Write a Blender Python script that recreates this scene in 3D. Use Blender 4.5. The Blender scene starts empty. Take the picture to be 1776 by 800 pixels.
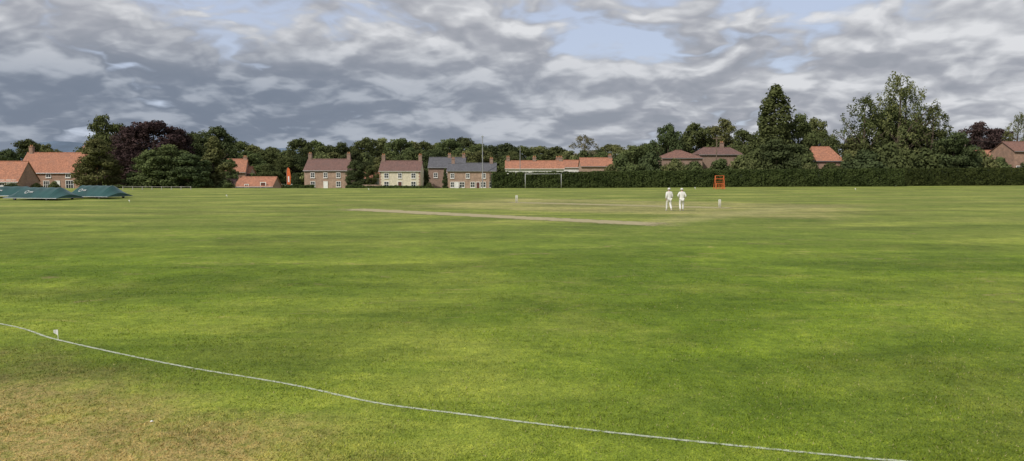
import bpy, math, random
import numpy as np
from mathutils import Vector, Matrix
scene = bpy.context.scene
scene.view_settings.view_transform = 'Standard'
scene.view_settings.look = 'None'
scene.view_settings.exposure = 0
COL = scene.collection
F = 1300.0; TH = math.atan(108/1300.0); CH = 3.45

# ---------------------------------------------------------------- helpers
def sm(a, b, v):
    t = min(1, max(0, (v-a)/(b-a))); return t*t*(3-2*t)
def g(x, y):
    drop = 1.9*sm(125, 190, y)*(1-0.95*sm(2, 50, x))
    return -drop
def W(px, py, d):
    u = (px-888)/F; v = (400-py)/F
    dx, dy, dz = u, math.cos(TH)+v*math.sin(TH), -math.sin(TH)+v*math.cos(TH)
    t = d/dy
    return dx*t, d, CH+dz*t
def G(px, py):      # point on flat field under pixel
    u = (px-888)/F; v = (400-py)/F
    dx, dy, dz = u, math.cos(TH)+v*math.sin(TH), -math.sin(TH)+v*math.cos(TH)
    t = -CH/dz
    return dx*t, dy*t
def empty(name, loc, label, cat, rot=0, group=None, scale=None):
    o = bpy.data.objects.new(name, None); COL.objects.link(o)
    o.location = loc; o.rotation_euler = (0, 0, rot); o.empty_display_size = 0.3
    if scale: o.scale = scale
    o["label"] = label; o["category"] = cat
    if group: o["group"] = group
    return o
def child(name, mesh, par, loc=(0, 0, 0), rot=(0, 0, 0)):
    o = bpy.data.objects.new(name, mesh); COL.objects.link(o)
    o.parent = par; o.location = loc; o.rotation_euler = rot
    return o
def top(name, mesh, loc, label, cat, rot=0, group=None):
    o = bpy.data.objects.new(name, mesh); COL.objects.link(o)
    o.location = loc; o.rotation_euler = (0, 0, rot)
    o["label"] = label; o["category"] = cat
    if group: o["group"] = group
    return o
class MB:
    def __init__(s): s.v = []; s.f = []; s.m = []
    def add(s, vs, fs, mi=0):
        b = len(s.v); s.v += [tuple(v) for v in vs]
        s.f += [tuple(i+b for i in f) for f in fs]; s.m += [mi]*len(fs)
    def box(s, x0, x1, y0, y1, z0, z1, mi=0):
        s.add([(x0,y0,z0),(x1,y0,z0),(x1,y1,z0),(x0,y1,z0),(x0,y0,z1),(x1,y0,z1),(x1,y1,z1),(x0,y1,z1)],
              [(0,3,2,1),(4,5,6,7),(0,1,5,4),(1,2,6,5),(2,3,7,6),(3,0,4,7)], mi)
    def tube(s, pts, rads, n=8, mi=0):
        rings = []
        pts = [Vector(p) for p in pts]
        for i, p in enumerate(pts):
            a = pts[max(0, i-1)]; b = pts[min(len(pts)-1, i+1)]
            d = (b-a).normalized()
            up = Vector((0, 0, 1)) if abs(d.z) < .9 else Vector((1, 0, 0))
            t = d.cross(up).normalized(); bb = d.cross(t).normalized()
            rings.append([p+(t*math.cos(k*2*math.pi/n)+bb*math.sin(k*2*math.pi/n))*rads[i] for k in range(n)])
        vs = [v for r in rings for v in r]; fs = []
        for i in range(len(pts)-1):
            for k in range(n):
                fs.append((i*n+k, i*n+(k+1) % n, (i+1)*n+(k+1) % n, (i+1)*n+k))
        fs.append(tuple(range(n))[::-1]); fs.append(tuple((len(pts)-1)*n+k for k in range(n)))
        s.add(vs, fs, mi)
    def mesh(s, name, mats, smooth=False):
        me = bpy.data.meshes.new(name); me.from_pydata(s.v, [], s.f)
        for m in mats: me.materials.append(m)
        me.polygons.foreach_set('material_index', s.m)
        if smooth: me.polygons.foreach_set('use_smooth', [True]*len(s.f))
        me.update(); return me
# ---------------------------------------------------------------- node helper
class NT:
    def __init__(s, tree): s.t = tree; s.n = tree.nodes; s.l = tree.links; s.dim = '3D'
    def new(s, typ, **kw):
        nd = s.n.new(typ)
        for k, v in kw.items(): setattr(nd, k, v)
        return nd
    def setin(s, nd, key, val):
        if val is None: return
        if isinstance(val, bpy.types.NodeSocket): s.l.new(val, nd.inputs[key])
        else: nd.inputs[key].default_value = val
    def math(s, op, a, b=None, c=None, clamp=False):
        nd = s.new('ShaderNodeMath', operation=op); nd.use_clamp = clamp
        s.setin(nd, 0, a); s.setin(nd, 1, b); s.setin(nd, 2, c); return nd.outputs[0]
    def mix(s, f, a, b, mode='MIX'):
        nd = s.new('ShaderNodeMix', data_type='RGBA', blend_type=mode)
        s.setin(nd, 0, f); s.setin(nd, 6, a if not isinstance(a, tuple) else (*a, 1)[:4]); s.setin(nd, 7, b if not isinstance(b, tuple) else (*b, 1)[:4])
        return nd.outputs[2]
    def noise(s, vec, scale, detail=4, rough=.55, dist=0):
        nd = s.new('ShaderNodeTexNoise', noise_dimensions=s.dim); s.setin(nd, 'Vector', vec)
        nd.inputs['Scale'].default_value = scale; nd.inputs['Detail'].default_value = detail
        nd.inputs['Roughness'].default_value = rough; nd.inputs['Distortion'].default_value = dist
        return nd.outputs[0]
    def ss(s, v, a, b, c=0., d=1.):
        nd = s.new('ShaderNodeMapRange', interpolation_type='SMOOTHSTEP')
        s.setin(nd, 0, v); s.setin(nd, 1, a); s.setin(nd, 2, b); s.setin(nd, 3, c); s.setin(nd, 4, d); return nd.outputs[0]
    def comb(s, x, y, z):
        nd = s.new('ShaderNodeCombineXYZ'); s.setin(nd, 0, x); s.setin(nd, 1, y); s.setin(nd, 2, z); return nd.outputs[0]
    def mapping(s, vec, scale=(1,1,1), rot=(0,0,0), loc=(0,0,0)):
        nd = s.new('ShaderNodeMapping'); s.setin(nd, 0, vec)
        nd.inputs['Location'].default_value = loc; nd.inputs['Rotation'].default_value = rot; nd.inputs['Scale'].default_value = scale
        return nd.outputs[0]
def newmat(name):
    m = bpy.data.materials.new(name); m.use_nodes = True
    t = NT(m.node_tree); b = m.node_tree.nodes['Principled BSDF']
    return m, t, b
def simple(name, col, rough=.6, var=.25, scale=3., metal=0., spec=.4):
    m, t, b = newmat(name)
    tc = t.new('ShaderNodeTexCoord').outputs['Object']
    n = t.noise(tc, scale, 4)
    f = t.ss(n, .3, .7)
    c = t.mix(f, tuple(v*(1-var) for v in col), tuple(min(1, v*(1+var)) for v in col))
    t.l.new(c, b.inputs['Base Color']); b.inputs['Roughness'].default_value = rough
    b.inputs['Metallic'].default_value = metal; b.inputs['Specular IOR Level'].default_value = spec
    return m
def brickmat(name, col, mort=(.35, .32, .28), var=.3):
    m, t, b = newmat(name)
    tc = t.new('ShaderNodeTexCoord').outputs['Object']
    sx = t.new('ShaderNodeSeparateXYZ'); t.l.new(tc, sx.inputs[0])
    v = t.comb(t.math('ADD', sx.outputs[0], sx.outputs[1]), sx.outputs[2], 0.)
    br = t.new('ShaderNodeTexBrick'); t.l.new(v, br.inputs['Vector'])
    br.inputs['Scale'].default_value = 1; br.inputs['Brick Width'].default_value = .23; br.inputs['Row Height'].default_value = .075
    br.inputs['Mortar Size'].default_value = .008
    br.inputs['Color1'].default_value = (*[c*(1-var) for c in col], 1); br.inputs['Color2'].default_value = (*[c*(1+var) for c in col], 1)
    br.inputs['Mortar'].default_value = (*mort, 1)
    n = t.noise(tc, .9, 6, .65)
    c = t.mix(t.ss(n, .35, .7), br.outputs[0], t.mix(.5, br.outputs[0], (.16, .11, .08)))
    n2 = t.noise(tc, 5, 4, .7)
    c = t.mix(t.ss(n2, .5, .75, 0, .35), c, (.4, .3, .22))
    t.l.new(c, b.inputs['Base Color']); b.inputs['Roughness'].default_value = .9
    return m
def roofmat(name, col, rib=.24):
    m, t, b = newmat(name)
    tc = t.new('ShaderNodeTexCoord').outputs['Object']
    br = t.new('ShaderNodeTexBrick'); 
    sx = t.new('ShaderNodeSeparateXYZ'); t.l.new(tc, sx.inputs[0])
    t.l.new(t.comb(sx.outputs[0], sx.outputs[2], 0.), br.inputs['Vector'])
    br.inputs['Scale'].default_value = 1; br.inputs['Brick Width'].default_value = rib; br.inputs['Row Height'].default_value = .22
    br.inputs['Mortar Size'].default_value = .02; br.offset = 0
    br.inputs['Color1'].default_value = (*[c*.75 for c in col], 1); br.inputs['Color2'].default_value = (*[c*1.2 for c in col], 1)
    br.inputs['Mortar'].default_value = (*[c*.35 for c in col], 1)
    n = t.noise(tc, .8, 6, .7)
    c = t.mix(t.ss(n, .42, .72, 0, .7), br.outputs[0], tuple(x*.5+.03 for x in col))
    n2 = t.noise(tc, 4, 4, .7)
    c = t.mix(t.ss(n2, .55, .75, 0, .4), c, tuple(x*.9+.08 for x in col))
    t.l.new(c, b.inputs['Base Color']); b.inputs['Roughness'].default_value = .85
    w = t.new('ShaderNodeTexWave'); t.l.new(tc, w.inputs[0]); w.inputs['Scale'].default_value = 1.3
    bp = t.new('ShaderNodeBump'); bp.inputs['Strength'].default_value = .5; bp.inputs['Distance'].default_value = .05
    t.l.new(w.outputs['Fac'], bp.inputs['Height']); t.l.new(bp.outputs[0], b.inputs['Normal'])
    return m
def leafmat(name, a, bcol, trans=.22, mul=1.6):
    a = tuple(v*mul for v in a); bcol = tuple(v*mul for v in bcol)
    m, t, b = newmat(name)
    tc = t.new('ShaderNodeTexCoord').outputs['Object']
    ge = t.new('ShaderNodeNewGeometry')
    oi = t.new('ShaderNodeObjectInfo').outputs['Random']
    n = t.noise(tc, .35, 1)
    f = t.math('ADD', t.math('MULTIPLY', ge.outputs['Random Per Island'], .55), t.math('MULTIPLY', t.ss(n, .3, .7), .45))
    c = t.mix(f, a, bcol)
    hs = t.new('ShaderNodeHueSaturation'); t.l.new(c, hs.inputs['Color'])
    t.l.new(t.math('ADD', .485, t.math('MULTIPLY', oi, .03)), hs.inputs['Hue'])
    t.l.new(t.math('ADD', .8, t.math('MULTIPLY', oi, .4)), hs.inputs['Value'])
    df = t.new('ShaderNodeBsdfDiffuse'); t.l.new(hs.outputs[0], df.inputs[0])
    tr = t.new('ShaderNodeBsdfTranslucent'); t.l.new(hs.outputs[0], tr.inputs[0])
    mx = t.new('ShaderNodeMixShader'); mx.inputs[0].default_value = trans
    t.l.new(df.outputs[0], mx.inputs[1]); t.l.new(tr.outputs[0], mx.inputs[2])
    m.node_tree.nodes.remove(b)
    t.l.new(mx.outputs[0], m.node_tree.nodes['Material Output'].inputs[0])
    return m

# ---------------------------------------------------------------- materials
M = {}
M['brick'] = brickmat('brick', (.37, .195, .125))
M['brick2'] = brickmat('brick_pale', (.41, .26, .18))
M['brick3'] = brickmat('brick_dark', (.26, .15, .11))
M['cream'] = simple('cream_render', (.62, .56, .43), .85, .12, 2.)
M['white'] = simple('white_paint', (.76, .75, .72), .6, .06, 2.)
M['whitewall'] = simple('white_wall', (.68, .67, .64), .85, .1, 1.)
M['orange_roof'] = roofmat('orange_pantiles', (.47, .205, .12))
M['red_roof'] = roofmat('red_tiles', (.26, .13, .095))
M['brown_roof'] = roofmat('brown_tiles', (.21, .115, .095))
M['slate'] = roofmat('slate_roof', (.125, .125, .14), .3)
M['pot'] = simple('chimney_pot_clay', (.42, .2, .1), .8)
m, t, b = newmat('window_glass'); 
tc = t.new('ShaderNodeTexCoord').outputs['Object']
t.l.new(t.mix(t.noise(tc, 1.2, 3), (.02, .022, .025), (.07, .075, .08)), b.inputs['Base Color'])
b.inputs['Roughness'].default_value = .08; M['glass'] = m
M['door'] = simple('door_paint', (.12, .05, .04), .4)
M['bark'] = simple('bark', (.09, .07, .05), .95, .4, 6)
M['leaf1'] = leafmat('leaf_oak', (.040, .050, .022), (.094, .110, .042))
M['leaf2'] = leafmat('leaf_olive', (.056, .064, .028), (.132, .136, .054))
M['leaf3'] = leafmat('leaf_dark', (.030, .039, .019), (.070, .085, .036))
M['leafp'] = leafmat('leaf_copper', (.028, .019, .019), (.066, .045, .042))
M['leafy'] = leafmat('leaf_pale', (.14, .14, .08), (.28, .25, .15), .2, 1.)
M['leafh'] = leafmat('leaf_hedge', (.028, .040, .015), (.078, .098, .032), .15, 1.2)
M['core'] = simple('hedge_core', (.02, .03, .012), 1., .3)
M['cover'] = simple('cover_sheet', (.014, .062, .058), .36, .25, .8, 0, .5)
M['steel'] = simple('galvanised_steel', (.35, .36, .37), .45, .15, 4, .5)
M['goal'] = simple('weathered_white_paint', (.55, .55, .53), .5, .1, 4)
M['tyre'] = simple('rubber', (.03, .03, .03), .8)
M['orange'] = simple('orange_paint', (.62, .14, .04), .5, .15)
M['wood'] = simple('weathered_wood', (.16, .12, .09), .9)
M['palewood'] = simple('pale_weathered_wood', (.38, .36, .32), .9)
M['skin'] = simple('skin', (.5, .3, .22), .55, .08)
M['cloth'] = simple('white_cloth', (.70, .69, .66), .85, .05, 6)
M['hair'] = simple('grey_hair', (.3, .28, .26), .8)
M['shoe'] = simple('white_shoe', (.55, .54, .5), .6)
M['eye'] = simple('eye', (.03, .02, .02), .2)

# ---------------------------------------------------------------- ground
xs = np.concatenate([np.linspace(-3000, -260, 12), np.linspace(-220, 220, 89), np.linspace(260, 3000, 12)])
ys = np.concatenate([[-300, -100, -30], np.linspace(0, 260, 105), np.linspace(300, 4000, 14)])
mb = MB()
vs = [(x, y, g(x, y)) for y in ys for x in xs]; nx = len(xs)
fs = [(j*nx+i, j*nx+i+1, (j+1)*nx+i+1, (j+1)*nx+i) for j in range(len(ys)-1) for i in range(nx-1)]
mb.add(vs, fs)
def grass(name, blade=False):
    gm, t, b = newmat(name); t.dim = '2D'
    tc = t.new('ShaderNodeTexCoord').outputs['Object']
    sp = t.new('ShaderNodeSeparateXYZ'); t.l.new(tc, sp.inputs[0]); X, Y = sp.outputs[0], sp.outputs[1]
    big = t.noise(tc, .05, 3, .65)
    mid = t.noise(tc, .35, 4, .7, .3)
    mow = t.noise(t.mapping(tc, (.07, .55, 1), (0, 0, math.radians(10))), 1., 4, .7)
    patch = t.noise(t.mapping(tc, (.10, .26, 1), (0, 0, math.radians(-12)), (7, 2, 0)), 1., 3, .55, .4)
    c = t.mix(t.ss(big, .33, .67), (.136, .208, .018), (.212, .268, .038))
    c = t.mix(t.ss(mow, .40, .64, 0, .5), c, (.108, .176, .016))
    c = t.mix(t.ss(mid, .47, .72, 0, .45), c, (.250, .285, .052))
    bw = t.math('SINE', t.math('MULTIPLY', t.math('ADD', t.math('ADD', Y, t.math('MULTIPLY', X, -.42)), t.math('MULTIPLY', mid, 1.2)), .62))
    if not blade:
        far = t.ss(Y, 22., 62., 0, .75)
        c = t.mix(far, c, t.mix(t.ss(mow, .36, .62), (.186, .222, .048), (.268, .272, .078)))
        c = t.mix(t.math('MULTIPLY', t.ss(bw, -.6, .6), t.ss(Y, 14., 34., .0, .42)), c, (.126, .184, .026))
        def rotbox(cx, cy, ang, hx, hy, soft):
            dx = t.math('SUBTRACT', X, cx); dy = t.math('SUBTRACT', Y, cy)
            ca, sa = math.cos(ang), math.sin(ang)
            wob = t.math('MULTIPLY', t.math('SUBTRACT', mid, .5), soft*3)
            lx = t.math('ADD', t.math('ABSOLUTE', t.math('ADD', t.math('MULTIPLY', dx, ca), t.math('MULTIPLY', dy, sa))), wob)
            ly = t.math('ADD', t.math('ABSOLUTE', t.math('SUBTRACT', t.math('MULTIPLY', dy, ca), t.math('MULTIPLY', dx, sa))), wob)
            return t.math('MULTIPLY', t.ss(lx, hx+soft, hx-soft), t.ss(ly, hy+soft, hy-soft))
        sq = rotbox(11, 69, math.radians(-27), 18, 11, 2.5)
        c = t.mix(t.math('MULTIPLY', sq, t.ss(mow, .3, .6, .4, .9)), c, (.310, .290, .108))
        ms = rotbox(17.5, 57.5, math.radians(50), 15, 1.6, 1.2)
        c = t.mix(t.math('MULTIPLY', ms, .6), c, (.34, .32, .13))
        wn = t.noise(t.mapping(tc, (.35, 1.2, 1), (0, 0, .1), (3, 1, 0)), 1.2, 5, .75, .8)
        c = t.mix(t.math('MULTIPLY', t.ss(wn, .60, .72, 0, .6), t.ss(Y, 13., 18.)), c, (.31, .25, .11))
    ed = t.math('SUBTRACT', Y, t.math('SUBTRACT', 13.5-.614*9.3, t.math('MULTIPLY', X, .614)))
    ed = t.math('ADD', ed, t.math('MULTIPLY', t.math('SUBTRACT', t.noise(tc, .45, 4, .7), .5), 5.))
    fine = t.noise(tc, 5, 5, .8)
    dry = t.math('MULTIPLY', t.ss(ed, 1.2, -1.8), t.ss(X, .5, -4.))
    c = t.mix(t.math('MULTIPLY', dry, t.ss(fine, .3, .6, .4, .88)), c, (.335, .262, .105))
    def mod(c, n, lo, hi, dk, lt):
        c = t.mix(t.ss(n, .5, lo), c, t.mix(1., c, (dk, dk*1.03, dk, 1), 'MULTIPLY'))
        return t.mix(t.ss(n, .5, hi), c, t.mix(1., c, (lt*1.04, lt, lt, 1), 'MULTIPLY'))
    c = mod(c, patch, .34, .66, .78, 1.24)
    c = mod(c, t.noise(tc, .9, 4, .8), .3, .7, .78, 1.2)
    c = mod(c, fine, .3, .7, .74, 1.24)
    if blade:
        ri = t.new('ShaderNodeNewGeometry').outputs['Random Per Island']
        c = t.mix(t.ss(ri, 0., 1., 0., .75), c, t.mix(1., c, (1.4, 1.24, 1.4, 1), 'MULTIPLY'))
        c = t.mix(t.ss(ri, .95, .97), c, (.34, .31, .14))
        df = t.new('ShaderNodeBsdfDiffuse'); t.l.new(c, df.inputs[0]); t.n.remove(b)
        t.l.new(df.outputs[0], t.n['Material Output'].inputs[0])
    else:
        vf = t.noise(tc, 32, 3, .85)
        c = mod(c, vf, .32, .68, .6, 1.42)
        bp = t.new('ShaderNodeBump'); bp.inputs['Strength'].default_value = .7; bp.inputs['Distance'].default_value = .03
        t.l.new(vf, bp.inputs['Height']); t.l.new(bp.outputs[0], b.inputs['Normal'])
        t.l.new(c, b.inputs['Base Color']); b.inputs['Roughness'].default_value = .85; b.inputs['Specular IOR Level'].default_value = .15
    return gm
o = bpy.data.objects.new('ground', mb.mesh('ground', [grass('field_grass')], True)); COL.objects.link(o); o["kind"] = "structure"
rng = np.random.default_rng(77)
nb = 250000
d = 8.2*np.exp(rng.uniform(0, 1, nb)**1.25*math.log(36/8.2)); xx = rng.uniform(-.74, .74, nb)*(d+1)
hgt = rng.uniform(.012, .026, nb)*(1+.4*(np.sin(xx*1.7+d*.6)*np.sin(d*2.1-xx*.8)))*np.clip((38-d)/14, .3, 1); wdt = rng.uniform(.003, .007, nb)*(1+.04*d)
an = rng.uniform(0, math.pi, nb); lx, ly = rng.normal(size=nb)*.016, rng.normal(size=nb)*.016
V = np.empty((nb, 3, 3))
V[:, 0] = np.column_stack([xx-np.cos(an)*wdt, d-np.sin(an)*wdt, np.zeros(nb)]); V[:, 1] = np.column_stack([xx+np.cos(an)*wdt, d+np.sin(an)*wdt, np.zeros(nb)])
V[:, 2] = np.column_stack([xx+lx, d+ly, hgt])
me = bpy.data.meshes.new('turf'); me.vertices.add(3*nb); me.vertices.foreach_set('co', V.astype(np.float32).ravel())
me.loops.add(3*nb); me.loops.foreach_set('vertex_index', np.arange(3*nb, dtype=np.int32)); me.polygons.add(nb); me.polygons.foreach_set('loop_start', (np.arange(nb)*3).astype(np.int32))
me.materials.append(grass('turf_blades', True)); me.update(calc_edges=True)
o = bpy.data.objects.new('grass', me); COL.objects.link(o); o["kind"] = "stuff"; o["label"] = "short mown green turf with dry patches"; o["category"] = "grass"

# strips / lines
def sheetmat(name, col, thr=(.3, .5), scale=6., col2=None, amax=1.):
    m, t, b = newmat(name); t.dim = '2D'
    tc = t.new('ShaderNodeTexCoord').outputs['Object']; uv = t.new('ShaderNodeTexCoord').outputs['UV']
    s = t.new('ShaderNodeSeparateXYZ'); t.l.new(uv, s.inputs[0])
    e = t.math('MULTIPLY', t.ss(t.math('ABSOLUTE', t.math('SUBTRACT', s.outputs[1], .5)), .5, .15), t.ss(t.math('ABSOLUTE', t.math('SUBTRACT', s.outputs[0], .5)), .5, .42))
    n = t.noise(tc, scale, 5, .7)
    a = t.math('MULTIPLY', t.ss(t.math('ADD', n, t.math('MULTIPLY', t.math('SUBTRACT', e, .5), .5)), thr[0], thr[1]), amax)
    cc = t.mix(t.noise(tc, scale*2.3, 4), tuple(x*.8 for x in col), col2 or tuple(min(1, x*1.15) for x in col))
    t.l.new(cc, b.inputs['Base Color']); b.inputs['Roughness'].default_value = .9
    t.l.new(a, b.inputs['Alpha']); return m
def strip(name, pts, width, mat, z):
    vs = []; n = len(pts)
    for i, p in enumerate(pts):
        a = Vector(pts[max(0, i-1)]); c_ = Vector(pts[min(n-1, i+1)])
        d = (c_-a).normalized(); nr = Vector((-d.y, d.x))*width/2
        vs += [(p[0]-nr.x, p[1]-nr.y, z), (p[0]+nr.x, p[1]+nr.y, z)]
    me = bpy.data.meshes.new(name); me.from_pydata(vs, [], [(2*i, 2*i+2, 2*i+3, 2*i+1) for i in range(n-1)])
    uvl = me.uv_layers.new()
    for p in me.polygons:
        for li in p.loop_indices:
            vi = me.loops[li].vertex_index; uvl.data[li].uv = ((vi//2)/(n-1), vi % 2)
    me.materials.append(mat); o = bpy.data.objects.new(name, me); COL.objects.link(o); o["kind"] = "structure"; return o
ctrl = [G(*p) for p in [(-260, 520), (0, 562), (100, 590), (300, 633), (500, 667), (650, 699), (800, 719), (1000, 744), (1200, 766), (1400, 786), (1550, 800), (1800, 818)]]
pts = []
for i in range(len(ctrl)-1):
    p0 = Vector(ctrl[max(0, i-1)]); p1 = Vector(ctrl[i]); p2 = Vector(ctrl[i+1]); p3 = Vector(ctrl[min(len(ctrl)-1, i+2)])
    for k in range(12):
        u = k/12; pts.append(tuple(.5*((2*p1)+(-p0+p2)*u+(2*p0-5*p1+4*p2-p3)*u*u+(-p0+3*p1-3*p2+p3)*u**3)))
strip('boundary_line', pts, .105, sheetmat('line_paint', (.58, .62, .48), (.44, .82), 9., None, .8), .009)
tan = sheetmat('worn_strip', (.43, .365, .19), (.2, .6), 1.0, (.48, .41, .23), .9)
A = Vector(G(598, 362.5)); B = Vector(G(1160, 390.5))
strip('worn_pitch_strip', [tuple(A.lerp(B, k/10)) for k in range(11)], 3.4, tan, .008)
S1 = Vector(G(896, 351.5)); S2 = Vector(G(1248, 360.5))
A = S1+(S1-S2)*.08; B = S2+(S2-S1)*.08
strip('match_pitch', [tuple(A.lerp(B, k/10)) for k in range(11)], 3.2, sheetmat('match_strip', (.40, .355, .17), (.2, .6), 1.4, None, .85), .008)

# ---------------------------------------------------------------- foliage
def quads_mesh(name, C, Nn, S, mats, rng, extra=None, asp=.7):
    n = len(C)
    Nn = Nn/np.linalg.norm(Nn, axis=1, keepdims=True)
    R = rng.normal(size=(n, 3)); T = np.cross(Nn, R); T /= np.linalg.norm(T, axis=1, keepdims=True)
    Bn = np.cross(Nn, T)
    S = S[:, None]
    V = np.stack([C-T*S, C-Bn*S*asp+Nn*S*.15, C+T*S, C+Bn*S*asp+Nn*S*.15], axis=1).reshape(-1, 3)
    L = np.arange(4*n); ls = np.arange(n)*4; mi = np.zeros(n, int)
    if extra:
        ev = np.array(extra.v); V = np.vstack([V, ev]); el = []; 
        ls2 = []; cur = 4*n
        for f in extra.f: el += [i+4*n for i in f]; ls2.append(cur); cur += len(f)
        L = np.concatenate([L, el]); ls = np.concatenate([ls, ls2]); mi = np.concatenate([mi, np.ones(len(extra.f), int)])
    me = bpy.data.meshes.new(name)
    me.vertices.add(len(V)); me.vertices.foreach_set('co', V.astype(np.float32).ravel())
    me.loops.add(len(L)); me.loops.foreach_set('vertex_index', L.astype(np.int32))
    me.polygons.add(len(ls)); me.polygons.foreach_set('loop_start', ls.astype(np.int32))
    me.polygons.foreach_set('material_index', mi.astype(np.int32))
    for m in mats: me.materials.append(m)
    me.update(calc_edges=True); me.validate(); return me
def tree_mesh(name, kind, seed, H=14., Wd=11.):
    rng = np.random.default_rng(seed)
    P = dict(round=(95, 150, .085, .155, .06, .27), conic=(120, 110, .07, .13, .06, .25), airy=(160, 46, .042, .085, .08, .20),
             bush=(50, 150, .13, .2, .02, .24), sparse=(70, 60, .05, .1, .25, .2))[kind]
    nc, nl, r0, r1, zb, ls = P
    cl = []
    ph = rng.uniform(0, 6.28, 4)
    for i in range(nc):
        tt = rng.uniform(0, 1)**.85 if kind != 'conic' else rng.uniform(0, 1)**1.1
        a = rng.uniform(0, 6.283)
        if kind in ('round', 'sparse'): pr = math.sqrt(max(0, 1-(2*tt-.75)**2/1.65))
        elif kind == 'conic': pr = (1-tt)**.62*(.85+.15*math.sin(11*tt+ph[0]))+.07
        elif kind == 'airy': pr = math.sin(math.pi*min(1, (tt*.80+.17)))**.75
        else: pr = math.sqrt(max(0, 1-tt**2))
        pr *= 1+.18*math.sin(2*a+ph[1])+.14*math.sin(3*a+ph[2]+5*tt)
        cr = Wd*rng.uniform(r0, r1)*(1-.35*tt)
        rad = max(0, pr*Wd/2*rng.uniform(.05, 1)**.4-cr*.6)
        z = H*(zb+(1-zb)*tt)-cr*.9*tt
        if kind in ('airy', 'conic') and rng.random() < .12: z += H*.03
        cl.append((rad*math.cos(a), rad*math.sin(a), max(cr*.6, z), cr))
    C = []; N_ = []; S = []
    for (x, y, z, r) in cl:
        k = int(nl*(r/(Wd*(r0+r1)/2))**1.6)+10
        d = rng.normal(size=(k, 3)); d[:, 2] += .25; d /= np.linalg.norm(d, axis=1, keepdims=True)
        rr = r*rng.uniform(.45, 1.12, size=(k, 1))**.6
        zs = {'airy': 1.7, 'conic': 1.2, 'sparse': 1.}.get(kind, .8)
        p = d*rr*np.array([1.1, 1.1, zs])+rng.normal(size=(k, 3))*r*.14
        C.append(p+np.array([x, y, z])); N_.append(d+rng.normal(size=(k, 3))*.4); S.append(ls*rng.uniform(.6, 1.15, k))
    C = np.vstack(C); N_ = np.vstack(N_); S = np.concatenate(S)
    crown = quads_mesh(name+'_crown', C, N_, S, [M['leaf1']], rng)
    tb = MB()
    tr = H*.022+.05
    lean = rng.normal(size=2)*.25
    if kind != 'bush':
        tp = [(0, 0, -.4), (0, 0, .3), (lean[0]*.4, lean[1]*.4, H*.3), (lean[0], lean[1], H*.6), (lean[0]*.6, lean[1]*.6, H*.9)]
        tb.tube(tp, [tr*1.5, tr*1.1, tr*.85, tr*.5, tr*.1], 9)
        order = sorted(cl, key=lambda c: -math.hypot(c[0], c[1]))[:16]
        for (x, y, z, r) in order:
            z0 = max(H*.14, z*.55); fr = z0/H
            bx, by = lean[0]*fr, lean[1]*fr
            mx_, my_, mz_ = bx+(x-bx)*.5, by+(y-by)*.5, z0+(z-z0)*.6
            tb.tube([(bx, by, z0), (mx_, my_, mz_), (x, y, z)], [tr*.42, tr*.25, tr*.06], 6)
    else:
        for k in range(7):
            x, y, z, r = cl[k*5]
            tb.tube([(x*.1, y*.1, -.2), (x*.5, y*.5, z*.5), (x, y, z)], [tr*.5, tr*.35, tr*.1], 6)
    return crown, tb.mesh(name+'_trunk', [M['bark']], True)
TM = {}
for nme, kd, sd, H, Wd in [('r1','round',1,14,12),('r2','round',2,14,11),('r3','round',3,14,13),('r4','round',4,14,10),('r5','round',15,14,12),
                           ('c1','conic',5,18,11),('c2','conic',6,14,7),('a1','airy',7,20,13),('a2','airy',8,18,12),
                           ('b1','bush',9,5,7),('b2','bush',10,5,6.5),('b3','bush',14,5,8),('s1','sparse',11,14,11)]:
    TM[nme] = (tree_mesh('tree_'+nme, kd, sd, H, Wd), H, Wd)
R = random.Random(5)
TL = {'leaf1': 'mid green', 'leaf2': 'olive green', 'leaf3': 'dark green', 'leafp': 'purple copper', 'leafy': 'pale yellowish'}
def tree(px, tpy, wpx, d, kind, mat='leaf1', where='', name=None, group=None, zoff=0):
    (cm, tm), H, Wd = TM[kind]
    x, y, zt = W(px, tpy, d); z0 = g(x, y)-.1+zoff
    h = zt-z0; w = wpx/F*d*1.08
    k = kind[0]
    nm = name or {'r': 'tree', 'c': 'conical_tree', 'a': 'birch_tree', 'b': 'bush', 's': 'tree'}[k]
    shape = {'r': 'broad rounded tree', 'c': 'tall pointed tree', 'a': 'tall feathery tree', 'b': 'leafy bush', 's': 'thin sparse tree'}[k]
    cat = 'bush' if k == 'b' else 'tree'
    e = empty(nm, (x, y, z0), f"{TL[mat]} {shape} {where}", cat, R.uniform(0, 6.28), group, (w/Wd, w/Wd, h/H))
    tr = child('trunk', tm, e); cr = child('crown', cm, e)
    cr.material_slots[0].link = 'OBJECT'; cr.material_slots[0].material = M[mat]
    return e
bg = 'woodland trees behind the village'
w1 = 'beside the village houses'
for a in [(15,258,56,215,'r2','leaf3'),(48,241,76,225,'r3','leaf1'),(84,249,50,220,'r1','leaf2'),
          (182,198,80,215,'r1','leaf1'),(150,258,50,200,'r4','leaf1'),(264,208,142,190,'r3','leafp'),(225,220,80,195,'r1','leafp'),(312,222,60,194,'r5','leafp'),(372,218,95,198,'r2','leaf3'),(335,228,70,205,'r1','leaf3'),
          (170,240,80,150,'r4','leaf2'),(290,250,105,156,'r1','leaf1'),(262,262,80,152,'r2','leaf1'),(325,266,70,154,'r4','leaf3'),(370,237,62,162,'c2','leaf2'),(398,275,30,170,'r4','leaf1')]:
    tree(*a, where=w1)
rr = random.Random(3)
prof = [(415,246),(440,250),(470,254),(497,260),(520,238),(548,244),(568,250),(590,243),(612,253),(636,238),(664,238),(694,236),(715,243),(738,246),(760,248),(780,240),(803,238),(830,246),(852,249),(878,247),(905,250),(935,252),(965,254),(990,258),(1035,256),(1060,252),(1092,250),(1120,250),(1145,252)]
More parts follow.
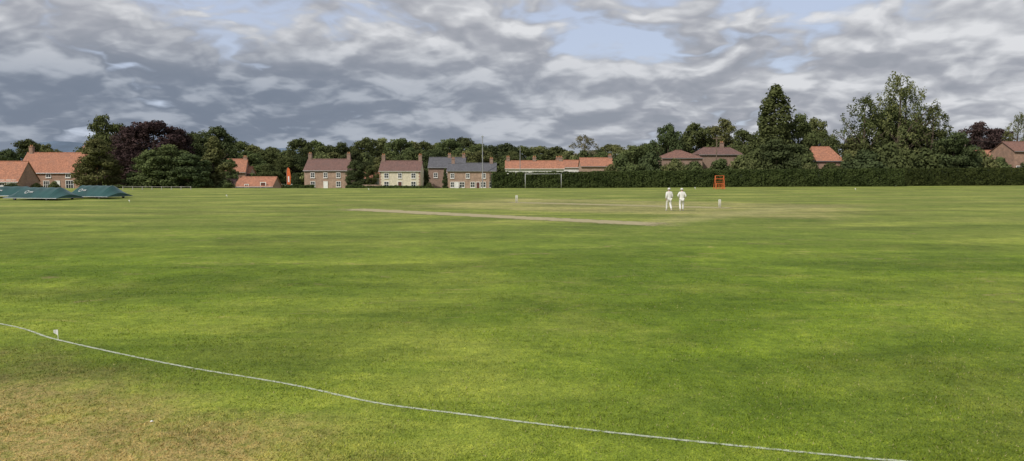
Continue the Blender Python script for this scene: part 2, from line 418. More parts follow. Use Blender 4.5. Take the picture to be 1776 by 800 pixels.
for i, (px, ty) in enumerate(prof):
    tree(px, ty+rr.uniform(-3, 3), rr.uniform(58, 84), rr.uniform(232, 262), rr.choice(['r1','r2','r3','r5','r3']), rr.choice(['leaf1','leaf3','leaf2','leaf1']), where='in the woodland behind the village', group=bg)
for i, px in enumerate(range(405, 1160, 29)):
    tree(px+rr.uniform(-8, 8), rr.uniform(258, 271), rr.uniform(50, 72), rr.uniform(212, 226), rr.choice(['r1','r2','r3','r5','b1']), rr.choice(['leaf1','leaf3','leaf2','leaf1']), where='in the woodland behind the village', group=bg)
tree(1012, 234, 66, 228, 's1', 'leafy', where='standing among darker woodland')
for a in [(617,277,38,188,'r4','leaf3'),(643,286,28,196,'r2','leaf1'),(510,300,26,186,'b1','leaf3'),(465,284,50,192,'r5','leaf1'),(735,296,24,196,'r2','leaf3'),(868,300,22,160,'b2','leaf3'),(772,292,13,184,'c2','leaf3'),
          (438,300,30,180,'b2','leaf1'),(745,316,16,180,'b1','leaf1'),(690,322,60,178,'b2','leaf3'),(515,320,24,176,'b3','leaf1'),(63,317,18,163,'b1','leaf1'),(94,314,20,163,'b2','leaf2'),(20,318,26,150,'b3','leaf3'),(230,318,50,150,'b3','leaf3'),(205,320,40,148,'b1','leaf1'),(390,312,30,158,'b2','leaf1')]:
    tree(*a, where='beside the cottages')
w2 = 'behind the long hedge'
for a in [(1160,214,58,182,'r2','leaf3'),(1208,212,70,188,'r2','leaf1'),(1252,204,72,190,'r1','leaf2'),(1290,224,66,184,'r5','leaf1'),(1185,238,80,195,'r3','leaf3'),(1240,236,90,196,'r3','leaf3'),(1130,246,60,190,'r5','leaf1'),(1345,147,122,168,'c1','leaf1'),(1325,190,60,170,'c1','leaf1'),(1385,196,74,172,'r1','leaf1'),
          (1412,203,64,176,'r2','leaf2'),(1430,226,66,172,'r1','leaf1'),(1500,168,92,166,'a2','leaf1'),(1562,128,105,164,'a1','leaf2'),(1572,150,90,166,'a2','leaf1'),(1540,186,110,170,'r2','leaf1'),(1618,184,92,162,'a2','leaf1'),(1600,218,110,168,'r3','leaf3'),
          (1655,228,90,158,'r1','leaf3'),(1700,210,86,205,'r1','leafp'),(1735,222,60,200,'r2','leafp'),(1768,198,60,190,'a1','leaf2'),(1480,238,66,166,'r1','leaf2')]:
    tree(*a, where=w2)
for a in [(1100,252,74,160,'r1','leaf1'),(1130,262,66,156,'b1','leaf3'),(1080,268,56,156,'b2','leaf1'),(1170,274,60,152,'b3','leaf2'),(1205,279,60,152,'b1','leaf1'),(1250,275,66,153,'b2','leaf1'),(1285,268,50,153,'b1','leaf2'),(1312,256,76,156,'b3','leaf1'),(1350,240,96,158,'r1','leaf3'),(1385,250,70,158,'b1','leaf1'),
          (1500,258,84,156,'b2','leaf3'),(1545,246,96,157,'b3','leaf1'),(1600,254,96,160,'b1','leaf1'),(1660,246,84,163,'b2','leaf3'),(1700,260,66,163,'b3','leaf2'),(1470,266,50,158,'b1','leaf1'),(1735,272,50,164,'b2','leaf1'),(1400,282,50,154,'b3','leaf2'),(1440,282,60,153,'b1','leaf1'),(1770,275,50,164,'b1','leaf3'),(1060,284,44,152,'b3','leaf2')]:
    tree(*a, where=w2)

def hedge(name, p0, p1, h0, h1, wid, mat, label, seed, per=420):
    rng = np.random.default_rng(seed)
    p0 = np.array(p0); p1 = np.array(p1); L = np.linalg.norm(p1-p0); d = (p1-p0)/L; nr = np.array([d[1], -d[0]])
    if nr[1] > 0: nr = -nr
    n = int(L*per)
    s = rng.uniform(0, L, n); hh = h0+(h1-h0)*s/L+.05*np.sin(s*.7)+.04*np.sin(s*2.3+1)+.03*np.sin(s*5.1)
    prm = rng.uniform(0, 1, n); fr = prm < .68; tp = (prm >= .68) & (prm < .92)
    bul = .10*np.sin(s*1.3)+.09*np.sin(s*3.7+2)+.07*np.sin(s*8.3)
    zf = rng.uniform(0.0, 1, n)**.9
    bz = .08*np.sin(zf*7+s*.8)+.07*np.sin(zf*13-s*2.1)-.12*zf
    off = np.where(fr, wid/2+bul+bz+.1, np.where(tp, rng.uniform(-.5, .5, n)*wid, -wid/2-.1))+rng.normal(size=n)*.08
    z = np.where(tp, hh+rng.normal(size=n)*.06, hh*zf)
    nz = np.where(tp, 1., .1); no = np.where(fr, 1., np.where(tp, 0., -1.))
    P2 = p0+d*s[:, None]+nr*off[:, None]
    gz = np.array([g(a, b_) for a, b_ in P2])
    C = np.column_stack([P2, z+gz]); N_ = np.column_stack([nr*no[:, None], nz])+rng.normal(size=(n, 3))*.6
    ex = MB(); K = int(L/2)
    rings = []
    for k in range(K+1):
        q = p0+d*L*k/K; gg = g(*q)
        hk = h0+(h1-h0)*k/K-.2; wv = wid/2-.25
        for (oo, zz) in ((wv, -.3), (wv, hk), (-wv, hk), (-wv, -.3)): rings.append((q[0]+nr[0]*oo, q[1]+nr[1]*oo, gg+zz))
    fs = [(4*k+j, 4*k+4+j, 4*k+4+(j+1) % 4, 4*k+(j+1) % 4) for k in range(K) for j in range(4)]+[(0, 1, 2, 3), (4*K+3, 4*K+2, 4*K+1, 4*K)]
    ex.add(rings, fs)
    me = quads_mesh(name, C, N_, rng.uniform(.09, .18, n), [mat, M['core']], rng, ex)
    return top(name, me, (0, 0, 0), label, 'hedge')
def wx(px, d): return (W(px, 300, d)[0], d)
hedge('hedge', wx(852, 136), wx(1562, 145), 2.75, 3.35, 2.4, M['leafh'], 'long clipped dark green hedge along the field edge', 21)
hedge('hedge', wx(1556, 148.5), wx(1860, 156), 3.3, 3.5, 2.4, M['leafh'], 'tall clipped green hedge beside the grass bank', 22)
hedge('hedge', wx(470, 168), wx(545, 170), 1.1, 1.1, 1.2, M['leafh'], 'low garden hedge in front of the brick cottages', 23, 200)
hedge('hedge', wx(600, 172), wx(740, 172), .9, .9, 1.2, M['leafh'], 'low garden hedge in front of the cream cottage', 24, 200)

# ---------------------------------------------------------------- houses
WC = {}
def win_meshes(w, h, bars):
    k = (round(w, 2), round(h, 2), bars)
    if k in WC: return WC[k]
    a = MB(); a.box(-w/2, w/2, -.02, .02, 0, h); gl = a.mesh('window_pane', [M['glass']])
    f = MB(); e = .11
    f.box(-w/2-e, -w/2, -.06, .03, -e, h+e); f.box(w/2, w/2+e, -.06, .03, -e, h+e)
    f.box(-w/2, w/2, -.06, .03, h, h+e); f.box(-w/2, w/2, -.06, .03, -e, 0)
    nb = bars
    for i in range(1, nb): f.box(-w/2+w*i/nb-.035, -w/2+w*i/nb+.035, -.05, -.021, 0, h)
    f.box(-w/2, w/2, -.047, -.022, h*.5-.035, h*.5+.035)
    s = MB(); s.box(-w/2-.15, w/2+.15, -.14, -.062, -.22, -.12)
    WC[k] = (gl, f.mesh('window_frame', [M['white']]), s.mesh('window_sill', [M['whitewall']])); return WC[k]
def house(px0, px1, d, ridge, eave, wall, roof, label, name='house', rot=0, depth=7., wins=(), doors=(), chims=(), base=None, cheight=1.6, quoin=None, cat='house', hip=0):
    x0 = W(px0, 300, d)[0]; x1 = W(px1, 300, d)[0]; w = (x1-x0)/max(.3, math.cos(rot))
    zb = g((x0+x1)/2, d)-.05 if base is None else W(0, base, d)[2]
    he = W(0, eave, d)[2]-zb; hr = W(0, ridge, d+depth/2)[2]-zb
    e = empty(name, ((x0+x1)/2, d, zb), label, cat, rot)
    D = depth; hw = w/2
    m_ = MB()
    m_.add([(-hw,0,-1),(hw,0,-1),(hw,D,-1),(-hw,D,-1),(-hw,0,he),(hw,0,he),(hw,D,he),(-hw,D,he),(-hw+hip,D/2,hr-.05),(hw-hip,D/2,hr-.05)],
           [(0,1,5,4),(2,3,7,6)]+([(1,2,6,9,5),(3,0,4,8,7)] if not hip else [(1,2,6,5),(3,0,4,7)]))
    child('wall', m_.mesh('wall', [wall]), e)
    r = MB(); ov = .35; sl = (hr-he)/(D/2); yo = -ov; zo = he-ov*sl; th = .14
    gx = hw+.18; rx = hw+.18-hip
    top_ = [(-gx, yo, zo), (gx, yo, zo), (rx, D/2, hr), (-rx, D/2, hr), (gx, D+ov, zo), (-gx, D+ov, zo)]
    vs = [(x, y, z+th) for x, y, z in top_]+[(x, y, z) for x, y, z in top_]
    r.add(vs, [(0,1,2,3),(3,2,4,5),(7,6,9,8),(8,9,11,10),(0,6,7,1),(4,10,11,5),(1,7,8,2),(2,8,10,4),(3,9,6,0),(5,11,9,3)]+([(1,4,2),(0,3,5)] if hip else []))
    r.tube([(-rx, D/2, hr+th), (rx, D/2, hr+th)], [.12, .12], 6)
    ro = child('roof', r.mesh('roof', [roof]), e)
    gt = MB(); gt.tube([(-gx, yo-.06, zo+.02), (gx, yo-.06, zo+.02)], [.06, .06], 6); child('gutter', gt.mesh('gutter', [M['white'] if wall in (M['cream'], M['whitewall']) else M['steel']]), e)
    for cfr in chims:
        c_ = MB(); cx = -hw+w*cfr; cx = min(max(cx, -hw+.45), hw-.45); zt = hr+cheight
        c_.box(cx-.42, cx+.42, D/2-.3, D/2+.5, hr-.9, zt-.2); c_.box(cx-.5, cx+.5, D/2-.38, D/2+.58, zt-.2, zt-.05)
        c_.tube([(cx-.2, D/2+.1, zt-.05), (cx-.2, D/2+.1, zt+.35)], [.13, .1], 8, 1); c_.tube([(cx+.2, D/2+.1, zt-.05), (cx+.2, D/2+.1, zt+.35)], [.13, .1], 8, 1)
        child('chimney', c_.mesh('chimney', [M['brick3'] if wall is not M['brick'] else M['brick'], M['pot']]), ro)
    for wn_ in wins:
        fx, wz, ww, wh = wn_[:4]; bars = wn_[4] if len(wn_) > 4 else 2
        gl, fr, si = win_meshes(ww, wh, bars)
        wo = child('window', gl, e, (-hw+w*fx, -.04, wz)); child('frame', fr, wo); child('sill', si, wo)
    for dr in doors:
        fx, ww, wh, mt = dr
        q = MB(); q.box(-ww/2, ww/2, -.05, .02, 0, wh); do = child('door', q.mesh('door', [mt]), e, (-hw+w*fx, -.03, 0))
        q = MB(); q.box(-ww/2-.12, -ww/2, -.09, .0, 0, wh+.12); q.box(ww/2, ww/2+.12, -.09, .0, 0, wh+.12); q.box(-ww/2, ww/2, -.09, 0, wh, wh+.12)
        child('door_frame', q.mesh('door_frame', [M['white']]), do)
        q = MB(); q.tube([(ww*.35, -.12, wh*.48), (ww*.35, -.05, wh*.48)], [.04, .03], 6); child('handle', q.mesh('handle', [M['steel']]), do)
    if quoin:
        q = MB()
        for i in range(int(he/.35)):
            l = .45 if i % 2 else .25
            q.box(-hw-.01, -hw+l, -.035, -.001, i*.35, i*.35+.33); q.box(hw-l, hw+.01, -.035, -.001, i*.35, i*.35+.33)
        child('quoins', q.mesh('quoins', [quoin]), e)
    return e
O_, Rd, Br, Sl = M['orange_roof'], M['red_roof'], M['brown_roof'], M['slate']
house(-70, 31, 160, 281, 313, M['brick'], O_, 'low brick house with orange pantile roof', wins=[(.72, .9, 1., 1.1), (.93, .9, .6, 1.1)], doors=[(.84, .9, 2., M['white'])])
house(31, 137, 172, 266, 298, M['brick'], O_, 'large brick house with orange pantile roof and two chimneys', depth=8,
      wins=[(.16, 3.0, 1., 1.1), (.5, 3.0, 1., 1.1), (.82, 3.0, 1., 1.1), (.12, .5, 1.5, 1.7, 3), (.46, .4, 1.2, 1.7, 3), (.84, .5, 1.6, 1.7, 3)], doors=[(.30, 1., 2.1, M['white']), (.64, 1., 2.1, M['white'])], chims=(.06, .96))
house(392, 424, 178, 277, 298, M['brick'], O_, 'small brick cottage with orange roof and gable chimney', depth=8, wins=[(.5, 2.8, .9, 1.), (.3, .8, .9, 1.)], chims=(.9,), cheight=.7, rot=.2)
house(424, 433, 181, 290, 300, M['brick2'], O_, 'narrow brick outhouse joined to a cottage', depth=4, wins=[(.5, 1., .5, .6)])
house(408, 472, 160, 308, 323, M['brick'], O_, 'low brick garage with broad orange pantile roof', depth=6, wins=[(.3, .4, .7, .7)], doors=[(.75, 1., 1.5, M['door'])], cat='garage', name='garage')
house(335, 402, 164, 312, 320, M['brick2'], Br, 'low brick outbuilding with small white windows', depth=5, wins=[(.15, .5, .9, .8), (.45, .5, .9, .8), (.8, .5, .9, .8)], name='outbuilding')
house(527, 602, 190, 277, 295, M['brick2'], Br, 'square brick cottage with brown tiled roof', depth=7.5, rot=-.05,
      wins=[(.2, 3.1, .9, 1.1), (.5, 3.1, .8, 1.1), (.8, 3.1, .9, 1.1), (.2, .8, 1., 1.2), (.8, .8, 1., 1.2)], doors=[(.5, .9, 2., M['white'])], chims=(.02, .98))
house(630, 662, 200, 300, 309, M['whitewall'], O_, 'small white outbuilding with orange roof', depth=4, wins=[(.5, .8, .9, .9)], name='outbuilding')
house(658, 729, 188, 280, 296, M['cream'], Br, 'cream cottage with brick quoins and brown tiled roof', depth=7.5, quoin=M['brick'],
      wins=[(.17, 3.0, .95, 1.1), (.5, 3.0, .8, 1.1), (.83, 3.0, .95, 1.1), (.17, .8, 1.05, 1.2), (.83, .8, 1.05, 1.2)], doors=[(.5, .9, 2., M['door'])], chims=(.02, .98))
house(743, 806, 200, 274, 290, M['brick3'], Sl, 'tall brick house with grey slate roof', depth=8, wins=[(.2, 3., .9, 1.1), (.5, 3., .9, 1.1)], chims=(.55, .95), cheight=1.)
house(776, 860, 188, 284, 296, M['brick2'], Sl, 'long brick cottage with grey slate roof', depth=6.5,
      wins=[(.10, 3.0, .8, 1.), (.42, 3.0, .8, 1.), (.75, 3.0, .8, 1.), (.1, .7, .8, 1.2), (.3, .7, 1.1, 1.2), (.52, .7, 1., 1.2), (.74, .7, 1.1, 1.2), (.9, .7, .8, 1.2)], doors=[(.19, .8, 1.9, M['white']), (.63, .8, 1.9, M['door'])], chims=(.1, .9), cheight=1.3)
house(877, 978, 178, 280, 292, M['whitewall'], O_, 'long white cottage with orange pantile roof', depth=6.5,
      wins=[(.1, 2.6, .7, .8), (.35, 2.6, .7, .8), (.6, 2.6, .7, .8), (.85, 2.6, .7, .8), (.2, .6, .9, 1.1), (.7, .6, .9, 1.1)], chims=(.04, .5, .96), cheight=1.)
house(965, 1030, 196, 279, 290, M['whitewall'], O_, 'white cottage with weathered orange roof', depth=7, wins=[(.3, 2.6, .8, .9), (.7, 2.6, .8, .9)], chims=(.05,), cheight=.9)
house(1008, 1064, 184, 275, 288, M['brick2'], O_, 'brick cottage with orange tiled roof behind the hedge', depth=7, wins=[(.3, 2.5, .8, .9), (.7, 2.5, .8, .9)], chims=(.95,), cheight=.8)
house(1148, 1218, 172, 262, 274, M['brick3'], Rd, 'brick bungalow with hipped brown roof above the hedge', depth=9, hip=4, wins=[(.3, 1.5, 1., 1.), (.7, 1.5, 1., 1.)], cat='house', name='bungalow')
house(1212, 1288, 175, 257, 268, M['brick3'], Br, 'brick house with chimney rising above the hedge', depth=8, hip=2, wins=[(.3, 2.5, 1., 1.), (.7, 2.5, 1., 1.)], chims=(.62,), cheight=1.3)
house(1408, 1462, 158, 256, 278, M['brick'], O_, 'bungalow with steep orange tiled roof above the hedge', depth=8, hip=1.5, wins=[(.3, 2., 1., 1.), (.7, 2., 1., 1.)], name='bungalow')
house(1757, 1850, 163, 247, 262, M['brick'], Rd, 'brick house with red roof among trees', depth=8, wins=[(.1, 3., .9, 1.), (.3, 3., .9, 1.)])
house(1700, 1752, 180, 262, 272, M['whitewall'], O_, 'pale bungalow with orange roof among trees', depth=6, wins=[(.3, 2.4, .9, 1.), (.7, 2.4, .9, 1.)], name='bungalow')

# ---------------------------------------------------------------- hill
mb = MB(); n = 60; vs = []
for i in range(n+1):
    x = -2600+i*60; h = 95*math.exp(-((x+1550)/520)**2)+60*math.exp(-((x+700)/400)**2)+8*math.sin(i*.9)
    vs += [(x, 2300, -5), (x, 2700, max(0, h)), (x, 3300, -5)]
mb.add(vs, [(3*i+j, 3*i+3+j, 3*i+4+j, 3*i+1+j) for i in range(n) for j in (0, 1)])
o = bpy.data.objects.new('hill', mb.mesh('hill', [simple('hazy_hill', (.12, .17, .24), 1., .25, .006)], True)); COL.objects.link(o); o["kind"] = "structure"  # aerial haze painted into the hill's bluish base colour

# ---------------------------------------------------------------- pitch covers
def cover(px, d, L, Wd, H, rot, label, slot):
    x, y, _ = W(px, 340, d)
    e = empty('pitch_cover', (x, y, 0), label, 'pitch cover', rot, 'wheeled cricket pitch covers')
    s = MB(); K = 14; prof_ = []
    for i in range(K+1):
        u = -1+2*i/K; prof_.append((u*Wd/2, .25+(H-.25)*(1-abs(u)**1.5)))
    Lx = L/2; nl = 24; vs = []
    for j in range(nl+1):
        xx = -Lx+L*j/nl; v = abs(2*j/nl-1); k_ = 1-.7*max(0, (v-.68)/.32)
        sag = .02*math.cos(j*math.pi/2)
        for (yy, zz) in prof_: vs.append((xx, yy, .25+(zz-.25)*(k_+sag)))
    fs = [(j*(K+1)+i, (j+1)*(K+1)+i, (j+1)*(K+1)+i+1, j*(K+1)+i+1) for j in range(nl) for i in range(K)]
    s.add(vs, fs)
    ke = .32
    for xx, fl in ((-Lx, 1), (Lx, 0)):
        loop = [(xx, yy, .25+(zz-.25)*ke) for yy, zz in prof_]; idx = tuple(range(K+1)); s.add(loop, [idx if fl else idx[::-1]])
    sheet = child('sheet', s.mesh('cover_sheet', [M['cover']]), e)
    f = MB()
    for yy in (-Wd/2, Wd/2): f.tube([(-Lx, yy, .23), (Lx, yy, .23)], [.035, .035], 6)
    for j in range(5):
        xx = -Lx+.02+(L-.04)*j/4; f.tube([(xx, -Wd/2, .23), (xx, Wd/2, .23)], [.03, .03], 6)
    child('frame', f.mesh('cover_frame', [M['steel']]), e)
    for xx in (-Lx*.6, Lx*.6):
        for yy in (-Wd/2+.15, Wd/2-.15):
            w_ = MB(); w_.tube([(0, -.06, 0), (0, .06, 0)], [.16, .16], 14); w_.tube([(0, -.07, 0), (0, .07, 0)], [.07, .07], 10, 1)
            child('wheel', w_.mesh('cover_wheel', [M['tyre'], M['steel']], False), e, (xx, yy, .16))
    q = MB(); cx = slot*L; u = -.6; yy0 = u*Wd/2
    def surf(a, b_):
        yv = yy0+b_; uu = yv/(Wd/2); return (cx+a, yv-.01, .25+(H-.25)*(1-abs(uu)**1.5)+.05)
    for k in range(16):
        a0, a1 = k*math.pi/8, (k+1)*math.pi/8
        q.add([surf(math.cos(a0)*r_, math.sin(a0)*r_) for r_ in (.17, .23)]+[surf(math.cos(a1)*r_, math.sin(a1)*r_) for r_ in (.23, .17)], [(0, 1, 2, 3)])
    for k in range(3): q.add([surf(.36+k*.15, -.1), surf(.44+k*.15, -.1), surf(.44+k*.15, .1), surf(.36+k*.15, .1)], [(0, 1, 2, 3)])
    child('emblem', q.mesh('emblem', [M['goal']]), sheet)
    return e
cover(12, 89, 7., 3.6, 1.3, math.radians(8), 'dark green domed pitch cover on wheels, standing behind another', -.1)
cover(76, 82.5, 6.8, 3.8, 1.35, math.radians(-12), 'dark green domed pitch cover on wheels with white emblem', -.15)
cover(170, 87, 6.4, 3.8, 1.45, math.radians(-16), 'dark green domed pitch cover on wheels, slightly apart', -.2)

# ---------------------------------------------------------------- stumps
sm_ = MB(); sm_.tube([(0, 0, 0), (0, 0, .66), (0, 0, .70), (0, 0, .711)], [.03, .03, .028, .01], 10); stm = sm_.mesh('stump', [M['white']], True)
bm_ = MB(); bm_.tube([(-.055, 0, 0), (-.03, 0, 0), (0, 0, 0), (.03, 0, 0), (.055, 0, 0)], [.008, .009, .013, .009, .008], 8); blm = bm_.mesh('bail', [M['white']], True)
for P_ in (S1, S2):
    e = empty('wicket', (P_.x, P_.y, 0), 'white cricket stumps with bails at the pitch end', 'wicket', math.radians(20), 'wickets at each end of the pitch')
    for k in (-1, 0, 1): child('stump', stm, e, (k*.1, 0, 0))
    for k in (-1, 1): child('bail', blm, e, (k*.05, 0, .722))

# ---------------------------------------------------------------- goal
ga = Vector(wx(911, 131)); gb = Vector(wx(973.5, 133.5)); dd = gb-ga; gl_ = dd.length
e = empty('football_goal', (ga.x, ga.y, g(ga.x, ga.y)), 'white football goal frame standing by the hedge', 'goal', math.atan2(dd.y, dd.x))
q = MB(); q.tube([(0, 0, 0), (0, 0, 2.5)], [.045, .045], 8); pm = q.mesh('goal_post', [M['goal']], True)
child('post', pm, e); child('post', pm, e, (gl_, 0, 0))
q = MB(); q.tube([(-.06, 0, 2.5), (gl_+.06, 0, 2.5)], [.04, .04], 8); child('crossbar', q.mesh('crossbar', [M['goal']], True), e)
q = MB()
for xx in (0, gl_): q.tube([(xx, .06, 2.45), (xx, .8, 2.3), (xx, 1.6, 0)], [.02, .02, .02], 6)
q.tube([(0, 1.6, .03), (gl_, 1.6, .03)], [.02, .02], 6); child('net_support', q.mesh('net_support', [M['tyre']]), e)

# ---------------------------------------------------------------- orange stand
x, y = wx(1248, 123)
e = empty('metal_stand', (x, y, g(x, y)), 'tall orange tubular metal stand on the grass by the hedge', 'stand', .15)
q = MB(); w_ = .78
for sx_ in (-w_, w_):
    q.tube([(sx_, -.45, 0), (sx_*.92, -.05, 2.25)], [.045, .045], 6); q.tube([(sx_, .45, 0), (sx_*.92, .05, 2.25)], [.045, .045], 6)
    q.tube([(sx_, -.4, .25), (sx_, .4, .25)], [.035, .035], 6)
for z_ in (.15, 1.0, 1.7, 2.22): 
    yy = -.45+.4*z_/2.25; q.tube([(-w_, yy, z_), (w_, yy, z_)], [.045, .045], 6)
child('frame', q.mesh('stand_frame', [M['orange']]), e)
q = MB()
for k in range(5): q.box(-.7+k*.31, -.62+k*.31, -.38, -.35, .2, 1.0)
for k in range(2): q.tube([(-.72, -.2, 1.3+k*.5), (.72, -.2, 1.3+k*.5)], [.02, .02], 5)
child('slats', q.mesh('stand_slats', [M['orange']]), e)

# ---------------------------------------------------------------- flags
def bflag(px, py, h, label, grp='small boundary marker flags'):
    x, y = G(px, py)
    e = empty('marker_flag', (x, y, 0), label, 'flag', R.uniform(-.3, .3), grp)
    q = MB(); q.tube([(0, 0, -.03), (0, 0, h)], [.006, .005], 6); child('pole', q.mesh('flag_pole', [M['white']]), e)
    q = MB(); vs = []
    for i in range(6):
        u = i/5; wv = .012*math.sin(u*5); hh = 1-u*.55
        vs += [(-u*h*.38, wv, h*(.98-.5*u*0)), (-u*h*.38, wv, h*(.98-.58*hh))]
    q.add(vs, [(2*i, 2*i+2, 2*i+3, 2*i+1) for i in range(5)]); child('cloth', q.mesh('flag_cloth', [M['white']], True), e)
bflag(101, 590.5, .22, 'small white marker flag stuck beside the boundary line')
for p in [(394, 343, .35), (1206, 329.5, .45), (1484, 331, .4), (640, 331, .35), (225, 352, .3)]: bflag(p[0], p[1], p[2], 'small white marker flag standing on the outfield')
x, y = G(263, 733); q = MB()
q.add([(-.02, -.014, .012), (.02, -.02, .022), (.026, .014, .014), (-.014, .02, .024), (0, 0, .034)], [(0, 1, 4), (1, 2, 4), (2, 3, 4), (3, 0, 4)])
top('paper_scrap', q.mesh('paper_scrap', [M['white']]), (x, y, 0), 'crumpled white paper scrap on dry grass', 'litter')

# ---------------------------------------------------------------- banner, poles, fence
x, y = wx(497, 172); zt = W(0, 290, 172)[2]; z0 = g(x, y); h = zt-z0
e = empty('banner_flag', (x, y, z0), 'tall orange and white feather banner by the village road', 'banner')
q = MB(); q.tube([(0, 0, 0), (0, 0, h*.8), (.15, 0, h*.96), (.4, 0, h)], [.03, .03, .02, .015], 6); child('pole', q.mesh('banner_pole', [M['steel']]), e)
q = MB(); q.add([(.03, 0, h*.25), (.85, .05, h*.22), (.95, .1, h*.6), (.75, .02, h*.9), (.4, 0, h*.99), (.13, 0, h*.93), (.03, 0, h*.8)], [(0, 1, 2, 3, 4, 5, 6)])
q.add([(.3, -.02, h*.35), (.6, -.0, h*.35), (.6, -.0, h*.6), (.3, -.02, h*.6)], [(0, 1, 2, 3)], 1)
child('cloth', q.mesh('banner_cloth', [M['orange'], M['white']]), e)
def pole(px, d, tpy, r, mat, name, label, cat, arm=False, cross=False):
    x, y = wx(px, d); z0 = g(x, y); h = W(0, tpy, d)[2]-z0
    e = empty(name, (x, y, z0), label, cat)
    q = MB(); q.tube([(0, 0, -.2), (0, 0, h)], [r*1.3, r*.8], 8); child('post', q.mesh('post', [mat]), e)
    if arm:
        q = MB(); q.box(-.3, .3, -.15, .1, h, h+.2); q.box(-.06, .06, -.08, .08, h+.2, h+.4); child('lamp_head', q.mesh('lamp_head', [M['steel']]), e)
    if cross:
        q = MB(); q.box(-.9, .9, -.06, .06, h-.5, h-.38)
        for k in (-.8, -.3, .3, .8): q.tube([(k, 0, h-.38), (k, 0, h-.2)], [.05, .03], 6)
        child('crossarm', q.mesh('crossarm', [M['wood']]), e)
    return x, y, z0+h
pole(837, 186, 238, .11, M['steel'], 'floodlight_pole', 'tall grey floodlight pole behind the cottages', 'light pole', arm=True)
pole(902, 165, 254, .07, M['steel'], 'lamp_post', 'slim grey lamp post beside the white cottage', 'lamp post', arm=False)
pole(1242, 168, 237, .11, M['wood'], 'telegraph_pole', 'wooden telegraph pole behind the hedge', 'telegraph pole', cross=True)
p1_ = pole(1672, 172, 240, .11, M['wood'], 'telegraph_pole', 'wooden telegraph pole among trees', 'telegraph pole', cross=True)
p2_ = pole(1900, 160, 240, .11, M['wood'], 'telegraph_pole', 'wooden telegraph pole beside brick house', 'telegraph pole', cross=True)
q = MB(); a = Vector(p1_); b_ = Vector(p2_)
q.tube([tuple(a.lerp(b_, k/12)+Vector((0, 0, -.2-1.0*(1-(k/6-1)**2)))) for k in range(13)], [.03]*13, 4)
top('overhead_cable', q.mesh('overhead_cable', [M['tyre']]), (0, 0, 0), 'thin dark overhead cable between telegraph poles', 'cable')
xa, ya = wx(212, 121); xb, _ = wx(330, 121); L = xb-xa
e = empty('rail_fence', (xa, ya, g(xa, ya)), 'low pale weathered post and rail fence at the field edge', 'fence')
q = MB(); q.box(-.04, .04, -.05, .05, -.1, .55); pm = q.mesh('fence_post', [M['palewood']])
for k in range(8): child('post', pm, e, (L*k/7, 0, 0))
for z_ in (.45,):
    q = MB(); q.box(-.1, L+.1, -.085, -.052, z_, z_+.05); child('rail', q.mesh('fence_rail', [M['palewood']]), e)
def wallbox(px0, px1, d, h, mat, label, name='garden_wall'):
    x0, _ = wx(px0, d); x1, _ = wx(px1, d); zb = g((x0+x1)/2, d)
    q = MB(); q.box(x0, x1, 0, .3, -.3, h); q.box(x0-.03, x1+.03, -.04, .34, h, h+.08)
    top(name, q.mesh(name, [mat]), (0, d, zb), label, 'wall')
wallbox(473, 506, 174, 1.3, M['whitewall'], 'low white garden wall beside the road')
wallbox(628, 662, 184, 1.2, M['brick2'], 'low brick garden wall beside the cream cottage')

